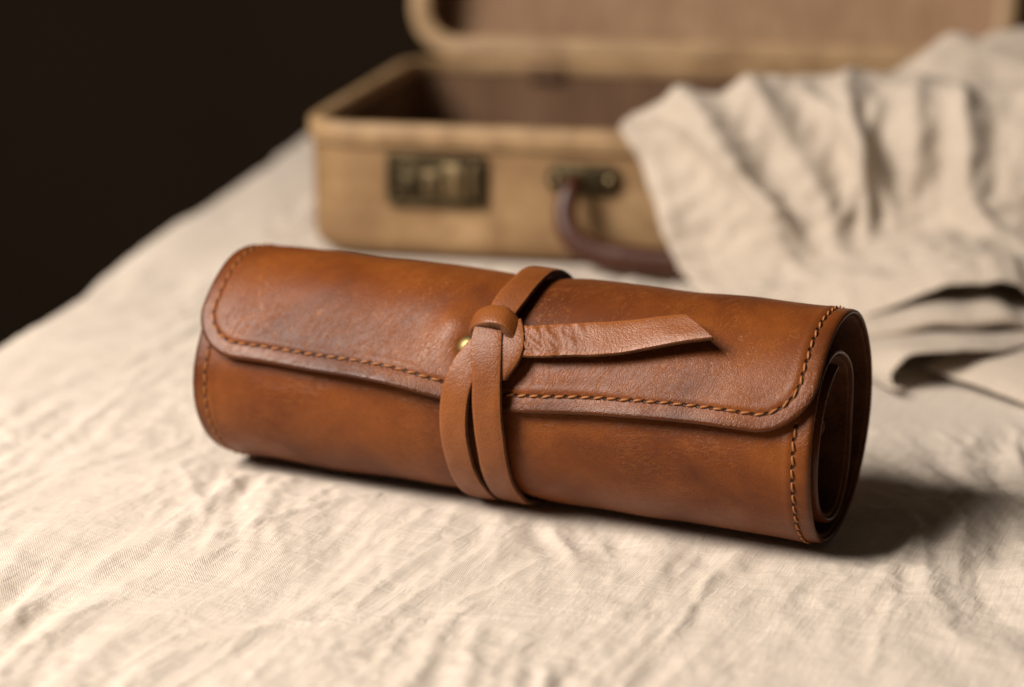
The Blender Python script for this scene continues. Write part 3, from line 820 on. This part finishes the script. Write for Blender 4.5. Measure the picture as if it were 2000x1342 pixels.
def tube(name, pts, rads, mat, parent, seg=14, n=90, flat=1.0):
    pts = np.array(pts, float); tt = np.concatenate([[0], np.cumsum(np.linalg.norm(np.diff(pts, axis=0), axis=1))])
    q = np.linspace(0, tt[-1], n); C = np.stack([spline(q, tt, pts[:, k]) for k in range(3)], 1); r = np.interp(q, tt, rads)
    T = norm(np.gradient(C, axis=0)); up = np.array([0, 1.0, 0]); Bn = norm(np.cross(T, up)); Nn = np.cross(Bn, T)
    rings = [C[i] + r[i] * (np.cos(a)[:, None] * Bn[i] + flat * np.sin(a)[:, None] * Nn[i]) for i in range(n) for a in [np.linspace(0, 2 * math.pi, seg, endpoint=False)]]
    return loft(name, rings, mat, parent, True, True)
tube('handle', [(hx0 + 0.001, -0.003, hz), (hx0 - 0.001, -0.012, hz - 0.002), (hx0 - 0.004, -0.018, hz - 0.013), (hx0 - 0.001, -0.023, hz - 0.027), (hx0 + 0.014, -0.026, 0.0150), (hx0 + 0.030, -0.027, 0.0120),
                (hx1 - 0.030, -0.027, 0.0120), (hx1 - 0.014, -0.026, 0.0150), (hx1 + 0.001, -0.023, hz - 0.027), (hx1 + 0.004, -0.018, hz - 0.013), (hx1 + 0.001, -0.012, hz - 0.002), (hx1 - 0.001, -0.003, hz)],
     [0.0046, 0.0054, 0.0064, 0.0072, 0.0084, 0.0092, 0.0092, 0.0084, 0.0072, 0.0064, 0.0054, 0.0046], M['handle'], case, flat=0.75)
# hinges and a lining ribbon at the rear
for hx in (0.10, 0.34):
    box('hinge', (hx, CASE_D - 0.010, CASE_H - 0.006), (0.026, 0.002, 0.010), M['lining_shaded'], case, 0.0006)

# ================================================================== LINEN CLOTH spilling out of the case
cloth = empty('linen_cloth', (0.2, 0.3, 0))
tag(cloth, 'crumpled pale linen cloth spilling over the front of the suitcase', 'cloth')
bpy.context.view_layer.update()
CL0 = np.array([0.2, 0.3, 0])
def thick_grid(name, P, parent, th=0.0012, uvs=None, mat=None):
    n, m = P.shape[:2]
    du = np.gradient(P, axis=0); dv = np.gradient(P, axis=1); N = norm(np.cross(du, dv))
    V_ = np.concatenate([P.reshape(-1, 3), (P - N * th).reshape(-1, 3)]); k = n * m
    f = [grid_faces(n, m), grid_faces(n, m, k, True)]
    ring = np.array([j for j in range(m)] + [i * m + m - 1 for i in range(1, n)] + [(n - 1) * m + j for j in range(m - 2, -1, -1)] + [i * m for i in range(n - 2, 0, -1)])
    f.append(np.stack([ring, ring + k, np.roll(ring, -1) + k, np.roll(ring, -1)], 1))
    f = np.concatenate(f)
    su = np.concatenate([[0], np.cumsum(np.linalg.norm(np.diff(P[:, m // 2], axis=0), axis=1))]); sv = np.concatenate([[0], np.cumsum(np.linalg.norm(np.diff(P[n // 2], axis=0), axis=1))])
    U, Vv = np.meshgrid(su, sv, indexing='ij'); uv = np.stack([U.ravel(), Vv.ravel()], 1) + 2
    o = mesh_obj(name, V_ - CL0, f, mat or M['cloth'], parent, np.concatenate([uv, uv]))
    bm_fix(o); return o

def drape():
    nu, nv = 210, 190
    u = np.linspace(0, 1, nu); v = np.linspace(0, 1, nv)
    U, Vv = np.meshgrid(u, v, indexing='ij')
    # profile across the case front: t = distance in front (-) or behind (+) the outer front face, z = height; columns at several u
    us = [0.0, 0.18, 0.36, 0.54, 0.68, 0.82, 1.0]
    base = {  # (t, z) at the knots vk
        0.0: [(0.050, 0.060), (0.030, 0.082), (0.010, 0.0875), (-0.004, 0.085), (-0.018, 0.066), (-0.034, 0.042), (-0.048, 0.020), (-0.068, 0.006), (-0.090, 0.002)],
        0.18: [(0.070, 0.060), (0.048, 0.090), (0.022, 0.103), (-0.002, 0.101), (-0.024, 0.076), (-0.042, 0.046), (-0.060, 0.022), (-0.092, 0.008), (-0.118, 0.003)],
        0.36: [(0.090, 0.060), (0.060, 0.096), (0.030, 0.112), (0.000, 0.109), (-0.024, 0.078), (-0.038, 0.046), (-0.060, 0.030), (-0.104, 0.020), (-0.122, 0.010)],
        0.54: [(0.100, 0.060), (0.070, 0.098), (0.036, 0.114), (0.000, 0.110), (-0.026, 0.080), (-0.038, 0.050), (-0.062, 0.039), (-0.108, 0.036), (-0.126, 0.0295)],
        0.68: [(0.100, 0.060), (0.070, 0.096), (0.036, 0.112), (0.000, 0.109), (-0.026, 0.080), (-0.039, 0.052), (-0.062, 0.041), (-0.108, 0.037), (-0.124, 0.0300)],
        0.82: [(0.100, 0.060), (0.070, 0.094), (0.036, 0.108), (0.000, 0.106), (-0.028, 0.080), (-0.040, 0.054), (-0.062, 0.043), (-0.104, 0.036), (-0.118, 0.0250)],
        1.0: [(0.100, 0.060), (0.070, 0.092), (0.036, 0.106), (0.000, 0.104), (-0.028, 0.078), (-0.040, 0.054), (-0.062, 0.043), (-0.100, 0.036), (-0.112, 0.024)]}
    prof = base
    vk = np.array([0, .10, .21, .30, .42, .54, .68, .90, 1.0])
    Tc = np.array([[a for a, b in prof[k]] for k in us]); Zc = np.array([[b for a, b in prof[k]] for k in us])
    Tu = np.stack([spline(u, us, Tc[:, k]) for k in range(9)], 1); Zu = np.stack([spline(u, us, Zc[:, k]) for k in range(9)], 1)
    T_ = np.stack([spline(v, vk, Tu[i]) for i in range(nu)]); Z_ = np.stack([spline(v, vk, Zu[i]) for i in range(nu)])
    # position along the case front: left border runs diagonally, folds lean with it
    x0 = np.interp(v, [0, .21, .30, .42, .54, .68, .9, 1.0], [0.215, 0.198, 0.192, 0.206, 0.219, 0.230, 0.246, 0.256])
    x1 = np.interp(v, [0, .36, 1.0], [0.46, 0.47, 0.50])
    Xc = x0[None, :] + U ** 1.05 * (x1 - x0)[None, :]
    # folds hanging over the edge
    hang = sstep(0.12, 0.32, Vv) * (1 - 0.85 * sstep(0.56, 0.74, Vv))
    ph = U + 0.07 * pnoise(U * 3, Vv * 2.6, 41)
    fold = np.zeros_like(U)
    for c, w, a, lean_, v0, v1 in ((0.02, 0.03, 0.004, 0.0, 0, 1), (0.17, 0.050, 0.0115, 0.22, 0, 0.8), (0.31, 0.040, 0.0090, 0.20, 0, 0.75), (0.455, 0.020, 0.0075, 0.015, 0, 0.62), (0.60, 0.045, 0.0065, -0.10, 0.05, 0.5),
                           (0.70, 0.035, 0.0085, 0.10, 0.25, 0.7), (0.85, 0.06, 0.0075, -0.20, 0.12, 0.62), (0.98, 0.05, 0.006, -0.06, 0, 0.7), (0.40, 0.022, 0.005, 0.5, 0.28, 0.55), (0.52, 0.02, 0.0045, -0.45, 0.30, 0.6), (0.10, 0.02, 0.004, 0.55, 0.3, 0.7)):
        cc = c + lean_ * (Vv - 0.30)
        d = (ph - cc) / w
        fold += a * np.exp(-np.abs(d) ** 1.6) * sstep(v0 - 0.06, v0 + 0.06, Vv) * sstep(v1 + 0.09, v1 - 0.09, Vv)
    fold = (1.35 * fold - 0.005) * hang
    cr = 0.0040 * pnoise(Xc * 22, Vv * 5, 42) - 0.0036 * (np.sqrt(pnoise(Xc * 44 + Vv * 2, Vv * 11, 43) ** 2 + 0.004)) + 0.0010 * pnoise(Xc * 100, Vv * 24, 44)
    cr = cr * (0.5 + 0.6 * sstep(0.1, 0.3, Vv)) * (1 - 0.6 * sstep(0.85, 1, Vv))
    P = CASE_O + Xc[..., None] * CX + T_[..., None] * CY + np.stack([0 * U, 0 * U, Z_], -1)
    N = norm(np.cross(np.gradient(P, axis=1), np.gradient(P, axis=0)))
    N = N * np.sign(N[..., 2:3] + 0.3 - N[..., 1:2])
    P = P + N * (fold + cr)[..., None]
    hw = np.interp(P[..., 0], [0.18, 0.20, 0.213, 0.222, 0.232, 0.240, 0.250, 0.258, 0.266, 0.28], [0, 0, 0.0008, 0.0018, 0.0002, -0.0006, 0.0016, 0.0012, -0.0042, -0.0030])
    P[..., 2] += hw * sstep(0.72, 1.0, Vv)
    thick_grid('drape', P, cloth, 0.0013)
drape()

def heap():
    """the rest of the cloth heaped inside the case, rising at the right"""
    nu, nv = 120, 90
    U, Vv = np.meshgrid(np.linspace(0, 1, nu), np.linspace(0, 1, nv), indexing='ij')
    Xc = 0.245 + 0.20 * U; Yc = 0.02 + 0.20 * Vv
    z = 0.040 + 0.071 * np.sin(math.pi * np.clip(Vv * 1.02, 0, 1)) ** 0.7 * sstep(-0.02, 0.62, U + 0.12 * pnoise(Vv * 3, U * 2, 51)) * (0.80 + 0.34 * sstep(0.35, 0.75, U))
    n = pnoise(U * 3.4 + Vv * 2.0, Vv * 5 - U * 2.5, 52); n2 = pnoise(U * 8, Vv * 11, 53)
    z = z + 0.012 * np.sqrt(n * n + 0.01) + 0.004 * n2
    P = CASE_O + Xc[..., None] * CX + Yc[..., None] * CY + np.stack([0 * U, 0 * U, z], -1)
    thick_grid('heap', P, cloth, -0.0013)
heap()

def fold_layer(name, x0, x1, yb, nose, zt, zb, rr_, seed, amp):
    """sheet folded back on itself: top run, rounded nose towards the viewer, run back below. nose, zt and zb are functions of x"""
    nx, nt = 150, 60
    xs = np.linspace(x0, x1, nx)
    P = np.zeros((nx, nt, 3))
    for i, x in enumerate(xs):
        yn, z1, z0 = nose(x), zt(x), zb(x); r = (z1 - z0) / 2
        top = [(yb, z1 + 0.004)] + [(yn + (yb - yn) * f, z1 + 0.0015 * f) for f in (0.75, 0.5, 0.3, 0.15)]
        arcp = [(yn - r * math.sin(a) * 1.2, (z1 + z0) / 2 + r * math.cos(a)) for a in np.linspace(0, math.pi, 9)]
        low = [(yn + (yb - yn) * f, z0) for f in (0.15, 0.3, 0.5, 0.8)]
        q = np.array(top + arcp + low); d = np.concatenate([[0], np.cumsum(np.linalg.norm(np.diff(q, axis=0), axis=1))])
        t_ = np.linspace(0, d[-1], nt)
        yy, zz = np.interp(t_, d, q[:, 0]), np.interp(t_, d, q[:, 1])
        P[i] = np.stack([np.full(nt, x), yy, zz], 1)
    X, T_ = np.meshgrid(xs, np.linspace(0, 1, nt), indexing='ij')
    P[..., 2] += amp * (pnoise(X * 38, P[..., 1] * 20, seed) + 0.5 * pnoise(X * 95, P[..., 1] * 60, seed + 1))
    P[..., 1] += amp * 0.8 * pnoise(X * 45, X * 0 + seed, seed + 2)
    thick_grid(name, P, cloth, 0.0012)
f = lambda a: (lambda x: float(np.interp(x, [p[0] for p in a], [p[1] for p in a])))
def fs(a):
    xs = [p[0] for p in a]; ys = [p[1] for p in a]
    return lambda x: float(spline(np.array([x]), xs, ys)[0])
fold_layer('fold', 0.150, 0.36, 0.30, fs([(0.15, 0.222), (0.20, 0.216), (0.24, 0.213), (0.28, 0.210), (0.36, 0.20)]),
           fs([(0.15, 0.0035), (0.182, 0.0080), (0.200, 0.0120), (0.221, 0.0172), (0.237, 0.0172), (0.250, 0.0186), (0.260, 0.0138), (0.275, 0.0140), (0.36, 0.016)]),
           fs([(0.15, 0.0005), (0.182, 0.0030), (0.200, 0.0074), (0.219, 0.0120), (0.233, 0.0112), (0.250, 0.0137), (0.260, 0.0118), (0.275, 0.0112), (0.36, 0.012)]), 0, 61, 0.0004)
def patch(name, rows, nu, nv, seed, amp, th=0.0012):
    """smooth sheet through a lattice of points; rows run from the back to the hem"""
    R_ = np.array(rows, float); a, b = R_.shape[:2]
    tu = np.linspace(0, 1, nu); ku = np.linspace(0, 1, a); tv = np.linspace(0, 1, nv); kv = np.linspace(0, 1, b)
    Q = np.zeros((a, nv, 3))
    for i in range(a):
        for k in range(3): Q[i, :, k] = spline(tv, kv, R_[i, :, k])
    P = np.zeros((nu, nv, 3))
    for j in range(nv):
        for k in range(3): P[:, j, k] = spline(tu, ku, Q[:, j, k])
    P[..., 2] += amp * (pnoise(P[..., 0] * 42, P[..., 1] * 42, seed) + 0.5 * pnoise(P[..., 0] * 100, P[..., 1] * 90, seed + 1))
    P[..., 2] = np.maximum(P[..., 2], 0.0016)
    thick_grid(name, P, cloth, th)
# lowest turn: its hem arches up, a dark hollow beneath, and curls under at the left
hem = [(0.1865, 0.139, 0.0010), (0.1822, 0.142, 0.0016), (0.1812, 0.148, 0.0052), (0.1858, 0.150, 0.0112), (0.1925, 0.150, 0.0156), (0.2085, 0.151, 0.0162), (0.2195, 0.155, 0.0158), (0.2375, 0.160, 0.0142), (0.256, 0.174, 0.0142), (0.30, 0.185, 0.015), (0.36, 0.19, 0.015)]
r1 = [(0.1800, 0.140, 0.0018), (0.1765, 0.150, 0.0022), (0.1765, 0.160, 0.0060), (0.1835, 0.164, 0.0118), (0.1925, 0.165, 0.0146), (0.208, 0.167, 0.0156), (0.220, 0.170, 0.0162), (0.238, 0.175, 0.0150), (0.256, 0.186, 0.0146), (0.30, 0.20, 0.015), (0.36, 0.20, 0.015)]
r2 = [(0.170, 0.165, 0.0018), (0.170, 0.172, 0.0022), (0.171, 0.185, 0.0046), (0.182, 0.192, 0.0075), (0.1925, 0.194, 0.0095), (0.208, 0.195, 0.0112), (0.220, 0.196, 0.0122), (0.238, 0.198, 0.0112), (0.256, 0.203, 0.0110), (0.30, 0.215, 0.012), (0.36, 0.22, 0.012)]
r3 = [(0.160, 0.20, 0.0018), (0.160, 0.21, 0.0018), (0.165, 0.235, 0.002), (0.182, 0.24, 0.002), (0.1925, 0.24, 0.002), (0.208, 0.24, 0.002), (0.220, 0.24, 0.002), (0.238, 0.24, 0.002), (0.256, 0.24, 0.002), (0.30, 0.25, 0.002), (0.36, 0.25, 0.002)]
patch('fold', [r3, r2, r1, hem], 60, 150, 71, 0.0004)
# under it a turn of cloth coming forward on the right, its border running diagonally
e0 = [(0.203, 0.172, 0.0020), (0.214, 0.152, 0.0020), (0.226, 0.132, 0.0022), (0.238, 0.110, 0.0022), (0.262, 0.075, 0.0022), (0.29, 0.04, 0.0022)]
e1 = [(0.209, 0.176, 0.0050), (0.221, 0.158, 0.0064), (0.233, 0.139, 0.0074), (0.246, 0.117, 0.0078), (0.272, 0.082, 0.0078), (0.30, 0.05, 0.0078)]
e2 = [(0.222, 0.186, 0.0070), (0.238, 0.174, 0.0108), (0.252, 0.158, 0.0122), (0.266, 0.138, 0.0126), (0.292, 0.105, 0.0126), (0.32, 0.08, 0.0126)]
e3 = [(0.235, 0.205, 0.0040), (0.262, 0.200, 0.0080), (0.285, 0.190, 0.0095), (0.305, 0.175, 0.0095), (0.33, 0.15, 0.0095), (0.36, 0.13, 0.0095)]
patch('fold', [e3, e2, e1, e0], 50, 90, 75, 0.0004)
